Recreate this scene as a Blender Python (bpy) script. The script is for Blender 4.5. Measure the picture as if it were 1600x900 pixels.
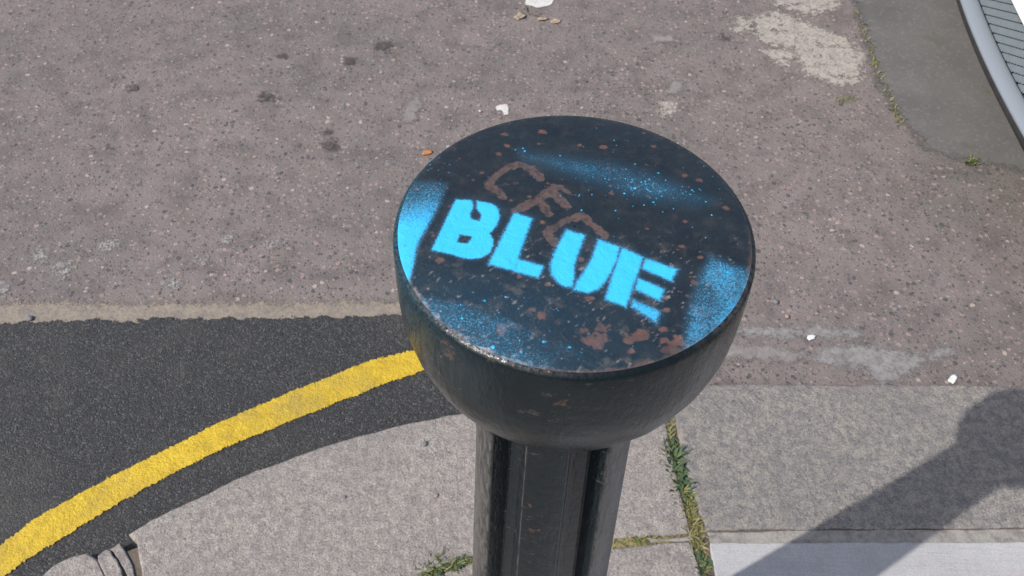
import bpy, bmesh, math, random
import numpy as np
from mathutils import Vector, Matrix
random.seed(7)
rng = np.random.default_rng(11)
R = math.radians
for o in list(bpy.data.objects): bpy.data.objects.remove(o)
S = bpy.context.scene
col = S.collection

# ------------------------------------------------------------------ camera
FPX, PITCH, ROLL, CAM_H = 1415.8, 49.51, 1.64, 1.42
_p, _r = R(PITCH), R(ROLL)
cF = np.array([0, math.cos(_p), -math.sin(_p)]); _R = np.array([1., 0, 0]); _U = np.cross(_R, cF)
cR = math.cos(_r) * _R + math.sin(_r) * _U
cU = -math.sin(_r) * _R + math.cos(_r) * _U
cC = np.array([0, 0, CAM_H])
cd = bpy.data.cameras.new('camera'); cam = bpy.data.objects.new('camera', cd); col.objects.link(cam)
cd.sensor_width = 36; cd.lens = FPX / 1600 * 36; cd.clip_start = .02; cd.clip_end = 2000
cd.dof.use_dof = True; cd.dof.focus_distance = .62; cd.dof.aperture_fstop = 30
M = Matrix(((cR[0], cU[0], -cF[0], 0), (cR[1], cU[1], -cF[1], 0), (cR[2], cU[2], -cF[2], CAM_H), (0, 0, 0, 1)))
cam.matrix_world = M
S.camera = cam

# ------------------------------------------------------------------ sky, sun, exposure
SUN_AZ, SUN_EL = 32.1, 44.65          # direction the light travels towards, height of the sun
w = bpy.data.worlds.new('World'); S.world = w; w.use_nodes = True
nt = w.node_tree; nt.nodes.clear()
sky = nt.nodes.new('ShaderNodeTexSky'); sky.sky_type = 'NISHITA'; sky.sun_disc = False
sky.sun_elevation = R(SUN_EL); sky.sun_rotation = R(237.9); sky.air_density = 1.0; sky.dust_density = 2.5
bg = nt.nodes.new('ShaderNodeBackground'); bg.inputs[1].default_value = .12
wo = nt.nodes.new('ShaderNodeOutputWorld')
nt.links.new(sky.outputs[0], bg.inputs[0]); nt.links.new(bg.outputs[0], wo.inputs[0])
ld = bpy.data.lights.new('sun', 'SUN'); ld.energy = 3.3; ld.angle = R(.53); ld.color = (1, .965, .915)
sun = bpy.data.objects.new('sun', ld); col.objects.link(sun); sun.location = (-3, -2, 5)
_d = Vector((math.cos(R(SUN_AZ)) * math.cos(R(SUN_EL)), math.sin(R(SUN_AZ)) * math.cos(R(SUN_EL)), -math.sin(R(SUN_EL))))
sun.rotation_euler = _d.to_track_quat('-Z', 'Y').to_euler()
S.view_settings.view_transform = 'Standard'; S.view_settings.look = 'None'
S.view_settings.exposure = .30; S.view_settings.gamma = 1
S.render.engine = 'CYCLES'

# ------------------------------------------------------------------ helpers
def at(x, y, z=0.0):
    """point at height z on the line of sight of a photo pixel"""
    d = cF + cR * (x - 800) / FPX + cU * (450 - y) / FPX
    return cC + d * (z - CAM_H) / d[2]
def ats(pts, z=0.0): return np.array([at(x, y, z)[:2] for x, y in pts])

def _hash(ix, iy, seed):
    h = (ix.astype(np.int64) * 374761393 + iy.astype(np.int64) * 668265263 + seed * 1442695041) & 0xffffffff
    h = ((h ^ (h >> 13)) * 1274126177) & 0xffffffff
    h = ((h ^ (h >> 16)) * 2246822519) & 0xffffffff
    return ((h ^ (h >> 15)) & 0xffffff) / float(0xffffff)
def noise(x, y, scale, seed=0, octaves=1):
    x = np.asarray(x, float) * scale; y = np.asarray(y, float) * scale
    out = 0; amp = 1; tot = 0
    for o in range(octaves):
        ix = np.floor(x); iy = np.floor(y); fx = x - ix; fy = y - iy
        fx = fx * fx * (3 - 2 * fx); fy = fy * fy * (3 - 2 * fy)
        a = _hash(ix, iy, seed + o); b = _hash(ix + 1, iy, seed + o)
        c = _hash(ix, iy + 1, seed + o); d = _hash(ix + 1, iy + 1, seed + o)
        out = out + amp * ((a * (1 - fx) + b * fx) * (1 - fy) + (c * (1 - fx) + d * fx) * fy)
        tot += amp; amp *= .5; x = x * 2.03 + 17.3; y = y * 2.03 + 5.7
    return out / tot                     # 0..1
def sstep(a, b, x):
    t = np.clip((x - a) / (b - a), 0, 1); return t * t * (3 - 2 * t)
def sdf(px, py, poly):
    """signed distance to a polygon, negative inside"""
    P = np.asarray(poly, float); d = np.full(np.shape(px), 1e9); ins = np.zeros(np.shape(px), bool)
    for i in range(len(P)):
        a = P[i]; b = P[(i + 1) % len(P)]; e = b - a
        wx = px - a[0]; wy = py - a[1]
        t = np.clip((wx * e[0] + wy * e[1]) / (e @ e + 1e-18), 0, 1)
        d = np.minimum(d, (wx - e[0] * t) ** 2 + (wy - e[1] * t) ** 2)
        c = ((a[1] > py) != (b[1] > py)) & (px < (b[0] - a[0]) * (py - a[1]) / ((b[1] - a[1]) + 1e-18) + a[0])
        ins ^= c
    d = np.sqrt(d); return np.where(ins, -d, d)
def dline(px, py, pts):
    P = np.asarray(pts, float); d = np.full(np.shape(px), 1e9)
    for a, b in zip(P[:-1], P[1:]):
        e = b - a; wx = px - a[0]; wy = py - a[1]
        t = np.clip((wx * e[0] + wy * e[1]) / (e @ e + 1e-18), 0, 1)
        d = np.minimum(d, (wx - e[0] * t) ** 2 + (wy - e[1] * t) ** 2)
    return np.sqrt(d)

def link(name, me, mat=None, parent=None, kind=None, label=None, cat=None, group=None):
    o = bpy.data.objects.new(name, me); col.objects.link(o)
    if me is not None and mat is not None: me.materials.append(mat)
    if parent is not None: o.parent = parent
    if kind: o['kind'] = kind
    if label: o['label'] = label
    if cat: o['category'] = cat
    if group: o['group'] = group
    return o
def mesh(name, v, f, smooth=False):
    me = bpy.data.meshes.new(name)
    me.from_pydata([tuple(map(float, p)) for p in v], [], [tuple(map(int, q)) for q in f])
    if smooth: me.polygons.foreach_set('use_smooth', [True] * len(me.polygons))
    me.update(); return me
def fast_mesh(name, v, quads, smooth=True):
    v = np.asarray(v, np.float32); q = np.asarray(quads, np.int32)
    me = bpy.data.meshes.new(name)
    me.vertices.add(len(v)); me.vertices.foreach_set('co', v.ravel())
    me.loops.add(q.size); me.loops.foreach_set('vertex_index', q.ravel())
    me.polygons.add(len(q)); me.polygons.foreach_set('loop_start', np.arange(0, q.size, 4, dtype=np.int32))
    me.polygons.foreach_set('use_smooth', np.full(len(q), smooth))
    me.update(calc_edges=True); me.validate(); return me
def bm_obj(name, bm, mat, parent=None, smooth=False, **k):
    me = bpy.data.meshes.new(name); bmesh.ops.recalc_face_normals(bm, faces=bm.faces); bm.to_mesh(me); bm.free()
    if smooth: me.polygons.foreach_set('use_smooth', [True] * len(me.polygons))
    return link(name, me, mat, parent, **k)
def film(name, bounds, cell, dist, reach, height, mat, parent=None, **k):
    o = sheet(name, bounds, cell, lambda X, Y: dist(X, Y) < reach, height, mat, parent, **k)
    co = np.empty(len(o.data.vertices) * 3, np.float32); o.data.vertices.foreach_get('co', co); co = co.reshape(-1, 3).astype(float)
    a = o.data.attributes.new('depth', 'FLOAT', 'POINT'); a.data.foreach_set('value', dist(co[:, 0], co[:, 1]).astype(np.float32))
    return o
def sheet(name, bounds, cell, mask, height, mat, parent=None, **k):
    """a thin laid sheet: small cells kept where mask(x, y) is true"""
    x0, x1, y0, y1 = bounds
    nx = int((x1 - x0) / cell) + 1; ny = int((y1 - y0) / cell) + 1
    X, Y = np.meshgrid(x0 + np.arange(nx) * cell, y0 + np.arange(ny) * cell)
    Z = height(X, Y)
    keep = mask(X[:-1, :-1] + cell / 2, Y[:-1, :-1] + cell / 2)
    I = np.arange(nx * ny).reshape(ny, nx)
    q = np.stack([I[:-1, :-1], I[:-1, 1:], I[1:, 1:], I[1:, :-1]], -1)[keep]
    used = np.zeros(nx * ny, bool); used[q.ravel()] = True
    rm = np.cumsum(used) - 1
    v = np.stack([X, Y, Z], -1).reshape(-1, 3)[used]
    return link(name, fast_mesh(name, v, rm[q]), mat, parent, **k)
def bounds(poly, pad=.01):
    P = np.asarray(poly); return P[:, 0].min() - pad, P[:, 0].max() + pad, P[:, 1].min() - pad, P[:, 1].max() + pad

# ------------------------------------------------------------------ materials
class Mat:
    def __init__(s, name, rough=.8, spec=.3, metal=0, base=(.5, .5, .5)):
        s.m = bpy.data.materials.new(name); s.m.use_nodes = True
        s.t = s.m.node_tree; s.b = s.t.nodes['Principled BSDF']
        s.b.inputs['Roughness'].default_value = rough; s.b.inputs['Specular IOR Level'].default_value = spec
        s.b.inputs['Metallic'].default_value = metal; s.b.inputs['Base Color'].default_value = (*base, 1)
        s.co = s.t.nodes.new('ShaderNodeTexCoord').outputs['Object']
    def n(s, kind, **k):
        nd = s.t.nodes.new(kind)
        for a, b in k.items(): setattr(nd, a, b)
        return nd
    def ln(s, a, b): s.t.links.new(a, b)
    def put(s, sock, v):
        if isinstance(v, (int, float)): sock.default_value = v
        elif isinstance(v, tuple): sock.default_value = (*v, 1) if len(v) == 3 and sock.type == 'RGBA' else v
        else: s.ln(v, sock)
    def noise(s, scale, detail=3, rough=.55, co=None, dist=0, out=0):
        nd = s.n('ShaderNodeTexNoise'); s.put(nd.inputs['Vector'], co or s.co)
        nd.inputs['Scale'].default_value = scale; nd.inputs['Detail'].default_value = detail
        nd.inputs['Roughness'].default_value = rough; nd.inputs['Distortion'].default_value = dist
        return nd.outputs[out]
    def voro(s, scale, co=None, feature='F1', rand=1):
        nd = s.n('ShaderNodeTexVoronoi', feature=feature, voronoi_dimensions='2D'); s.put(nd.inputs['Vector'], co or s.co)
        nd.inputs['Scale'].default_value = scale; nd.inputs['Randomness'].default_value = rand
        return nd
    def ramp(s, x, a, b, smooth=True):
        nd = s.n('ShaderNodeMapRange', interpolation_type='SMOOTHSTEP' if smooth else 'LINEAR')
        s.put(nd.inputs[0], x); nd.inputs[1].default_value = a; nd.inputs[2].default_value = b
        return nd.outputs[0]
    def math(s, op, a, b=0.0):
        nd = s.n('ShaderNodeMath', operation=op); s.put(nd.inputs[0], a); s.put(nd.inputs[1], b); return nd.outputs[0]
    def mix(s, f, a, b, mode='MIX'):
        nd = s.n('ShaderNodeMix', data_type='RGBA', blend_type=mode)
        s.put(nd.inputs[0], f); s.put(nd.inputs[6], a); s.put(nd.inputs[7], b); return nd.outputs[2]
    def cramp(s, x, stops, const=False):
        nd = s.n('ShaderNodeValToRGB'); s.put(nd.inputs[0], x); e = nd.color_ramp.elements
        nd.color_ramp.interpolation = 'CONSTANT' if const else 'LINEAR'
        while len(e) < len(stops): e.new(.5)
        for q, (p, c) in zip(e, stops): q.position = p; q.color = (*c, 1)
        return nd.outputs[0]
    def sep(s, c):
        nd = s.n('ShaderNodeSeparateColor'); s.ln(c, nd.inputs[0]); return nd.outputs
    def attr(s, name):
        return s.n('ShaderNodeAttribute', attribute_name=name).outputs['Fac']
    def warp(s, scale, amt):
        nz = s.noise(scale, 2, out=1)
        sub = s.n('ShaderNodeVectorMath', operation='SUBTRACT'); s.ln(nz, sub.inputs[0]); sub.inputs[1].default_value = (.5, .5, .5)
        sc = s.n('ShaderNodeVectorMath', operation='SCALE'); s.ln(sub.outputs[0], sc.inputs[0]); sc.inputs['Scale'].default_value = amt
        ad = s.n('ShaderNodeVectorMath', operation='ADD'); s.ln(s.co, ad.inputs[0]); s.ln(sc.outputs[0], ad.inputs[1])
        return ad.outputs[0]
    def worn_edge(s, a1, a2, soft, f1=45, f2=230):
        n1 = s.math('MULTIPLY', s.math('SUBTRACT', s.noise(f1, 5, .65), .5), a1)
        n2 = s.math('MULTIPLY', s.math('SUBTRACT', s.noise(f2, 3, .7), .5), a2)
        x = s.math('ADD', s.math('ADD', n1, n2), s.math('MULTIPLY', s.attr('depth'), -1.0))
        s.put(s.b.inputs['Alpha'], s.ramp(x, -soft, soft))
    def color(s, c): s.put(s.b.inputs['Base Color'], c)
    def rough(s, v): s.put(s.b.inputs['Roughness'], v)
    def bump(s, h, dist=.002, strength=1.0, prev=None):
        nd = s.n('ShaderNodeBump'); s.ln(h, nd.inputs['Height']); nd.inputs['Distance'].default_value = dist
        nd.inputs['Strength'].default_value = strength
        if prev is not None: s.ln(prev, nd.inputs['Normal'])
        s.ln(nd.outputs[0], s.b.inputs['Normal']); return nd.outputs[0]

def old_asphalt():
    m = Mat('old_asphalt', .85, .25)
    big = m.noise(2.2, 5, .6); mid = m.noise(14, 4, .6)
    c = m.cramp(big, [(.32, (.166, .153, .143)), (.5, (.206, .178, .169)), (.68, (.236, .199, .190))])
    c = m.mix(m.math('MULTIPLY', m.ramp(mid, .38, .75), .7), c, (.112, .099, .094))
    def chips(scale, warp_s, warp_a, r0, r1, show, stops, k, c):
        v = m.voro(scale, m.warp(warp_s, warp_a)); rr, gg, bb = m.sep(v.outputs['Color'])[:3]
        rad = m.math('ADD', m.math('MULTIPLY', gg, r1), r0)
        mask = m.ramp(m.math('SUBTRACT', rad, v.outputs['Distance']), -.02, .05)
        vis = m.math('MULTIPLY', mask, m.math('GREATER_THAN', bb, show))
        return m.mix(m.math('MULTIPLY', vis, k), c, m.cramp(rr, stops, True)), vis, v
    c, vis2, v2 = chips(165, 150, .006, .05, .40, .40, [(0, (.065, .06, .058)), (.22, (.14, .115, .11)), (.45, (.225, .18, .166)), (.80, (.30, .245, .22)), (.95, (.42, .385, .36))], .85, c)
    c, vis, v = chips(74, 70, .010, .08, .34, .46, [(0, (.085, .083, .085)), (.16, (.13, .125, .128)), (.34, (.20, .16, .15)), (.52, (.275, .21, .19)), (.74, (.335, .255, .228)), (.90, (.25, .24, .24)), (.955, (.43, .36, .32))], .85, c)
    fine = m.noise(600, 3, .7)
    c = m.mix(m.ramp(fine, .30, .75), m.mix(1, c, (.82, .82, .82), 'MULTIPLY'), m.mix(1, c, (1.30, 1.28, 1.26), 'MULTIPLY'))
    pore = m.ramp(m.math('ADD', m.noise(110, 3, .6), m.math('MULTIPLY', m.ramp(m.noise(3.0, 3), .42, .66), .06)), .675, .74)
    c = m.mix(m.math('MULTIPLY', pore, .72), c, (.052, .047, .046))
    tar = m.ramp(m.noise(24, 5, .7), .70, .76)
    c = m.mix(m.math('MULTIPLY', tar, .55), c, (.060, .054, .052))
    dust = m.math('MULTIPLY', m.ramp(m.noise(9, 5, .65), .62, .74), .30)
    c = m.mix(dust, c, (.24, .215, .20))
    m.color(c)
    h = m.math('SUBTRACT', m.math('ADD', m.math('MULTIPLY', vis, .6), m.math('MULTIPLY', vis2, .4)), m.math('MULTIPLY', pore, 1.2))
    h = m.math('ADD', h, m.math('MULTIPLY', m.noise(300, 3, .65), 1.3))
    n1 = m.bump(h, .0016, .9)
    m.bump(m.noise(40, 3), .004, .5, n1)
    return m.m
def grains(m, scale=170):
    wc = m.warp(200, .003)
    v = m.voro(scale, wc); return v
def new_asphalt():
    m = Mat('new_asphalt', .62, .4)
    v = grains(m, 360); r, g, b = m.sep(v.outputs['Color'])[:3]
    c = m.cramp(r, [(0, (.028, .028, .029)), (.4, (.043, .042, .043)), (.7, (.055, .054, .055)), (.88, (.072, .070, .070)), (.97, (.13, .126, .12))])
    c = m.mix(m.math('MULTIPLY', m.ramp(v.outputs['Distance'], .30, .75), .55), c, (.022, .022, .022))
    c = m.mix(m.math('MULTIPLY', m.ramp(m.noise(5, 5, .6), .46, .75), .45), c, (.105, .095, .085))
    c = m.mix(m.math('MULTIPLY', m.ramp(m.noise(60, 4, .7), .56, .72), .40), c, (.028, .028, .029))
    m.color(c); m.rough(m.ramp(b, -1.2, 2.2))
    m.bump(m.math('ADD', m.math('MULTIPLY', v.outputs['Distance'], -.7), m.math('MULTIPLY', m.noise(330, 4, .75), 1.6)), .0018, .9)
    return m.m
def dark_patch():
    m = Mat('patched_tarmac', .85, .25)
    m.worn_edge(.06, .09, .016)
    c = m.cramp(m.noise(5, 5, .62), [(.3, (.118, .114, .110)), (.55, (.148, .142, .136)), (.75, (.172, .162, .154))])
    v = grains(m, 150); r, g, b = m.sep(v.outputs['Color'])[:3]
    c = m.mix(m.math('MULTIPLY', m.math('GREATER_THAN', r, .86), .5), c, (.21, .185, .17))
    c = m.mix(m.math('MULTIPLY', m.ramp(m.noise(240, 2), .45, .75), .45), c, (.10, .096, .092))
    c = m.mix(m.math('MULTIPLY', m.ramp(m.noise(9, 3), .6, .72), .4), c, (.10, .093, .06))
    m.color(c); m.bump(m.noise(330, 4, .7), .0016, .7); return m.m
def yellow_paint():
    m = Mat('yellow_road_paint', .6, .35)
    v = grains(m, 280)
    c = m.cramp(m.noise(30, 5, .65), [(.3, (.46, .31, .030)), (.5, (.60, .405, .028)), (.7, (.70, .485, .034))])
    c = m.mix(m.ramp(m.noise(7, 4), .48, .68), c, (.43, .305, .055))
    c = m.mix(m.math('MULTIPLY', m.ramp(m.noise(150, 5, .75), .60, .70), .75), c, (.15, .11, .045))
    c = m.mix(m.math('MULTIPLY', m.ramp(m.noise(420, 3, .7), .42, .72), .55), c, (.27, .19, .035))
    m.color(c)
    n = m.bump(m.math('ADD', m.math('MULTIPLY', v.outputs['Distance'], -.8), m.noise(450, 3, .7)), .0011, .75)
    m.bump(m.noise(60, 4), .002, .4, n)
    return m.m
def granite(name, a, b, cc, sc=1.0):
    m = Mat(name, .86, .25)
    oi = m.n('ShaderNodeObjectInfo').outputs['Random']
    ad = m.n('ShaderNodeVectorMath', operation='ADD'); m.ln(m.co, ad.inputs[0]); m.ln(oi, ad.inputs[1])
    co = ad.outputs[0]
    c = m.mix(m.ramp(m.noise(48 * sc, 8, .74, co, .3), .40, .61), b, a)
    c = m.mix(m.math('MULTIPLY', m.ramp(m.noise(120 * sc, 6, .75, co, .6), .50, .66), .65), c, cc)
    c = m.mix(m.math('MULTIPLY', m.ramp(m.noise(6, 5, .6, co), .45, .68), .40), c, b)
    c = m.mix(m.ramp(m.noise(330, 4, .75, co), .32, .68), m.mix(1, c, (.70, .70, .70), 'MULTIPLY'), m.mix(1, c, (1.36, 1.34, 1.30), 'MULTIPLY'))
    pit = m.ramp(m.noise(105, 4, .65, co), .665, .73)
    c = m.mix(m.math('MULTIPLY', pit, .65), c, (.09, .08, .078))
    crust = m.ramp(m.noise(75, 4, .7, co), .68, .74)
    c = m.mix(m.math('MULTIPLY', crust, .45), c, (.42, .39, .35))
    m.color(c)
    n = m.bump(m.math('SUBTRACT', m.noise(100, 6, .7, co), m.math('MULTIPLY', pit, .5)), .0045, .9)
    m.bump(m.noise(450, 2, .6, co), .0009, .9, n)
    return m.m
def concrete():
    m = Mat('pale_concrete', .85, .25)
    mp = m.n('ShaderNodeMapping'); m.ln(m.co, mp.inputs[0]); mp.inputs['Scale'].default_value = (10, 320, 1)
    br = m.noise(1.0, 3, .6, mp.outputs[0])
    c = m.cramp(m.noise(7, 5, .6), [(.3, (.40, .392, .39)), (.6, (.46, .452, .45)), (.8, (.50, .49, .48))])
    c = m.mix(m.math('MULTIPLY', m.ramp(br, .45, .7), .35), c, (.36, .352, .352))
    c = m.mix(m.math('MULTIPLY', m.ramp(m.noise(75, 4, .7), .62, .74), .5), c, (.20, .195, .19))
    c = m.mix(m.math('MULTIPLY', m.ramp(m.noise(22, 7, .75), .42, .70), .55), c, (.34, .33, .32))
    c = m.mix(m.ramp(m.noise(420, 4, .75), .34, .70), m.mix(1, c, (.84, .84, .84), 'MULTIPLY'), m.mix(1, c, (1.12, 1.11, 1.10), 'MULTIPLY'))
    m.color(c); m.bump(m.math('ADD', br, m.noise(350, 3)), .0008, .8); return m.m
def mortar(name='mortar', base=(.33, .305, .275)):
    m = Mat(name, .9, .2)
    d = tuple(x * .62 for x in base)
    c = m.mix(m.ramp(m.noise(55, 5, .7), .38, .66), base, d)
    c = m.mix(m.math('MULTIPLY', m.ramp(m.noise(400, 2), .5, .8), .5), c, tuple(x * 1.35 for x in base))
    m.color(c); m.bump(m.noise(120, 5, .7), .003, .8); return m.m
def stain(name, a, b, wear_or_sun=.45, a1=.05, a2=.03, soft=.006, f1=45):
    m = Mat(name, .85, .2)
    m.worn_edge(a1, a2, soft, f1)
    c = m.mix(m.ramp(m.noise(40, 5, .65), .35, .7), a, b)
    c = m.mix(m.math('MULTIPLY', m.ramp(m.noise(120, 5, .72), .48, .60), wear_or_sun), c, (.155, .128, .12))
    c = m.mix(m.math('MULTIPLY', m.ramp(m.noise(100, 2), .70, .76), .7), c, (.06, .055, .05))
    m.color(c); m.bump(m.noise(200, 3), .0015, .8); return m.m
def simple(name, base, rough=.6, spec=.4, metal=0, vary=.15, scale=40, bump=0):
    m = Mat(name, rough, spec, metal)
    m.color(m.mix(m.ramp(m.noise(scale, 4), .3, .7), tuple(x * (1 - vary) for x in base), tuple(x * (1 + vary) for x in base)))
    if bump: m.bump(m.noise(scale * 6, 3), bump, .7)
    return m.m

M_ROAD = old_asphalt(); M_NEW = new_asphalt(); M_PATCH = dark_patch(); M_YEL = yellow_paint()
M_GRAN = granite('weathered_granite', (.34, .31, .282), (.235, .212, .204), (.375, .345, .31), 1.2)
M_GRAN2 = granite('mottled_granite', (.285, .262, .235), (.178, .168, .168), (.325, .298, .262), 1.15)
M_CONC = concrete(); M_MORT = mortar(); M_DIRT = mortar('joint_dirt', (.15, .125, .10))

# ------------------------------------------------------------------ the ground
ZP = .028                                   # top of kerb and pavement above the road
def big_plane(name, z, x0, x1, y0, y1, mat, **k):
    return link(name, mesh(name, [(x0, y0, z), (x1, y0, z), (x1, y1, z), (x0, y1, z)], [(0, 1, 2, 3)]), mat, **k)
road = big_plane('road', 0, -150, 150, -150, 150, M_ROAD, kind='structure')

# dark patched tarmac at the far right, ragged along its seam
pp = ats([(1312, -120), (1335, 0), (1352, 60), (1376, 140), (1400, 200), (1436, 242), (1500, 262), (1620, 285), (1900, 330), (2300, 200), (2300, -150)])
def patch_d(X, Y):
    lower = sstep(1.98, 1.72, Y)
    return sdf(X, Y, pp) + (noise(X, Y, 40, 3, 3) - .5) * .02 + lower * .03
film('patched_tarmac', bounds(pp, .03), .006, patch_d, .03, lambda X, Y: .0020 + 0 * X, M_PATCH, kind='structure')

# fresh black asphalt wedge by the curved kerb
na = ats([(-420, 518), (0, 508), (100, 505), (200, 503), (300, 500), (400, 500), (500, 498), (600, 496), (700, 498), (800, 506), (900, 520), (985, 548), (1020, 585), (1010, 640), (700, 700), (420, 800), (210, 900), (40, 1010), (-420, 1300)])
def na_mask(X, Y):
    d = sdf(X, Y, na)
    return d + (noise(X, Y, 110, 8, 2) - .5) * .016 + (noise(X, Y, 30, 9) - .5) * .010 < 0
def na_h(X, Y):
    return .0045 + .0008 * noise(X, Y, 170, 21) + .0007 * noise(X, Y, 330, 22) + .001 * noise(X, Y, 25, 23)
bx = bounds(na); bx = (bx[0], bx[1], .40, bx[3])
newa = sheet('fresh_asphalt', bx, .0025, na_mask, na_h, M_NEW, kind='structure')

# painted line on it
c3 = lambda L: [(x / 2, 450 + y / 2) for x, y in L]
yu = ats([(-260, 1010), (-100, 912)] + c3([(0, 815), (100, 735), (250, 650), (400, 570), (500, 520), (600, 470), (700, 420), (850, 355), (1000, 295), (1150, 235), (1300, 197), (1400, 168), (1560, 128), (1700, 100)]))
yl = ats([(-220, 1075), (-70, 972)] + c3([(30, 900), (100, 850), (200, 790), (350, 695), (450, 640), (600, 560), (700, 510), (900, 430), (1050, 370), (1200, 310), (1340, 262), (1440, 228), (1600, 182), (1740, 150)]))
yp = np.r_[yu, yl[::-1]]
def y_mask(X, Y):
    d = sdf(X, Y, yp) + .0015
    return d + (noise(X, Y, 300, 31, 2) - .5) * .0055 + (noise(X, Y, 35, 32) - .5) * .003 < 0
b_ = bounds(yp, .02)
sheet('yellow_line', b_, .0018, y_mask, lambda X, Y: na_h(X, Y) + .0020 + .0004 * noise(X, Y, 220, 33), M_YEL, kind='structure')

# worn pale line along the edge of the old surface (part of the road)
M_WORN = stain('worn_line_paint', (.30, .255, .20), (.225, .195, .172), .5, .05, .05, .010)
wl = ats([(-420, 478), (0, 474), (250, 474), (450, 472), (640, 470), (720, 474), (720, 510), (640, 505), (400, 510), (0, 518), (-420, 528)])
film('worn_line', bounds(wl, .02), .005, lambda X, Y: sdf(X, Y, wl) + (noise(X, Y, 9, 44, 2) - .5) * .010, .012, lambda X, Y: .0012 + 0 * X, M_WORN, road)

def smear(name, poly, mat, seed, rag=0, thr=0, cell=.005, z=.0012, hole=0, reach=.014):
    P = ats(poly); z += .00012 * (seed - 50) % .002
    return film(name, bounds(P, .02), cell, lambda X, Y: np.maximum(sdf(X, Y, P), -.016) + (noise(X, Y, 30, seed, 2) - .5) * .012, reach, lambda X, Y: z + 0 * X, mat, road)
M_PALE = stain('pale_screed', (.40, .365, .32), (.32, .29, .26), .45, .13, .09, .010)
M_CEM = stain('cement_smear', (.28, .27, .265), (.215, .20, .195), .5, .07, .05, .014)
M_WHITE = stain('white_paint_spot', (.62, .60, .57), (.52, .50, .47), .1, .01, .006, .002)
smear('screed_patch', [(1175, 30), (1215, 18), (1270, 40), (1330, 65), (1352, 88), (1340, 132), (1300, 132), (1250, 110), (1240, 75), (1190, 68)], M_PALE, 51, .055, .53)
smear('screed_patch', [(1195, -20), (1300, -25), (1312, 10), (1270, 25), (1215, 8)], M_PALE, 52, .05, .56)
smear('screed_patch', [(1152, 28), (1172, 32), (1170, 48), (1152, 50)], M_PALE, 53, .012)
smear('screed_patch', [(1185, 78), (1240, 80), (1238, 92), (1225, 108), (1210, 98)], M_PALE, 54, .012)
M_GREY = stain('grey_smear', (.27, .25, .235), (.215, .192, .182), .4, .04, .03, .010)
smear('screed_patch', [(1012, 52), (1050, 55), (1060, 66), (1020, 68)], M_GREY, 55, .012)
smear('screed_patch', [(1050, 126), (1068, 128), (1068, 148), (1040, 148)], M_GREY, 56, .008)
smear('screed_patch', [(1036, 160), (1056, 162), (1048, 182), (1032, 182)], M_PALE, 57, .008)
smear('screed_patch', [(634, 158), (656, 152), (652, 190), (628, 192)], M_GREY, 58, .010)
smear('paint_spot', [(818, -14), (868, -14), (862, 8), (840, 14), (822, 9)], M_WHITE, 59, .006)
smear('paint_spot', [(774, 168), (792, 164), (796, 180), (786, 182), (784, 173), (776, 175)], M_WHITE, 60, .003, cell=.002)
smear('cement_smear', [(1140, 512), (1250, 510), (1345, 516), (1350, 528), (1290, 530), (1200, 528), (1130, 526)], M_CEM, 61, .03)
smear('cement_smear', [(1280, 545), (1340, 542), (1395, 548), (1440, 555), (1490, 540), (1485, 552), (1430, 578), (1405, 598), (1370, 598), (1345, 575), (1290, 572), (1265, 562)], M_CEM, 62, .04)
smear('cement_smear', [(1120, 535), (1180, 540), (1260, 552), (1250, 566), (1120, 560)], M_GREY, 63, .03, .6)
M_CHALK = stain('white_chip_dust', (.36, .34, .325), (.27, .25, .24), .4, .06, .09, .014, 90)
for i, (x, y, a, b) in enumerate([(172, 384, 16, 6), (65, 400, 9, 6), (95, 418, 13, 5), (100, 428, 9, 6), (318, 408, 8, 4), (352, 375, 8, 4), (5, 455, 8, 6), (270, 445, 10, 5), (425, 382, 9, 4)]):
    smear('chalk_mark', [(x - a, y), (x - a * .3, y - b), (x + a, y - b * 1.4), (x + a * .8, y), (x, y + b)], M_CHALK, 70 + i, .022, .50, .002, hole=130)
M_TAR = stain('tar_spot', (.075, .067, .064), (.095, .085, .08), .5, .06, .05, .010, 80)
for i, (x, y, a, b) in enumerate([(415, 153, 10, 6), (510, 207, 8, 4), (516, 228, 12, 8), (598, 73, 9, 5), (546, 96, 8, 5), (441, 88, 6, 4), (1131, 61, 7, 3.5), (207, 139, 7, 3)]):
    smear('tar_spot', [(x + a * math.cos(t), y + b * math.sin(t)) for t in np.linspace(0, 6.28, 10)[:-1]], M_TAR, 90 + i, .014, .52, .002, hole=110)

# ------------------------------------------------------------------ pavement: bedding sheet, kerb stones and slabs
kerb_edge_px = [(-420, 1330), (-120, 1035), (60, 900)] + c3([(220, 836), (400, 768), (470, 722), (560, 681), (680, 622), (800, 566), (950, 515), (1100, 466), (1250, 427), (1400, 395), (1520, 372), (1700, 345), (1880, 322), (2070, 308)]) + [(1120, 600), (1350, 600), (1600, 602)]
ke = ats(kerb_edge_px, ZP)
far = ke[-1] + np.array([60, 60 * (ke[-1] - ke[-3])[1] / (ke[-1] - ke[-3])[0]])
from mathutils.geometry import tessellate_polygon
def prism(poly, z0, z1, bev=0.0):
    bm = bmesh.new()
    vs = [bm.verts.new((p[0], p[1], z1)) for p in poly]
    f = bm.faces.new(vs)
    r = bmesh.ops.extrude_face_region(bm, geom=[f])
    for g in r['geom']:
        if isinstance(g, bmesh.types.BMVert): g.co.z = z0
    bmesh.ops.recalc_face_normals(bm, faces=bm.faces)
    if bev:
        es = [e for e in bm.edges if all(abs(v.co.z - z1) < 1e-6 for v in e.verts)]
        bmesh.ops.bevel(bm, geom=es, offset=bev, segments=3, affect='EDGES', profile=.6)
    bmesh.ops.triangulate(bm, faces=[f for f in bm.faces if len(f.verts) > 4])
    return bm
inner = ke - 0
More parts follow.
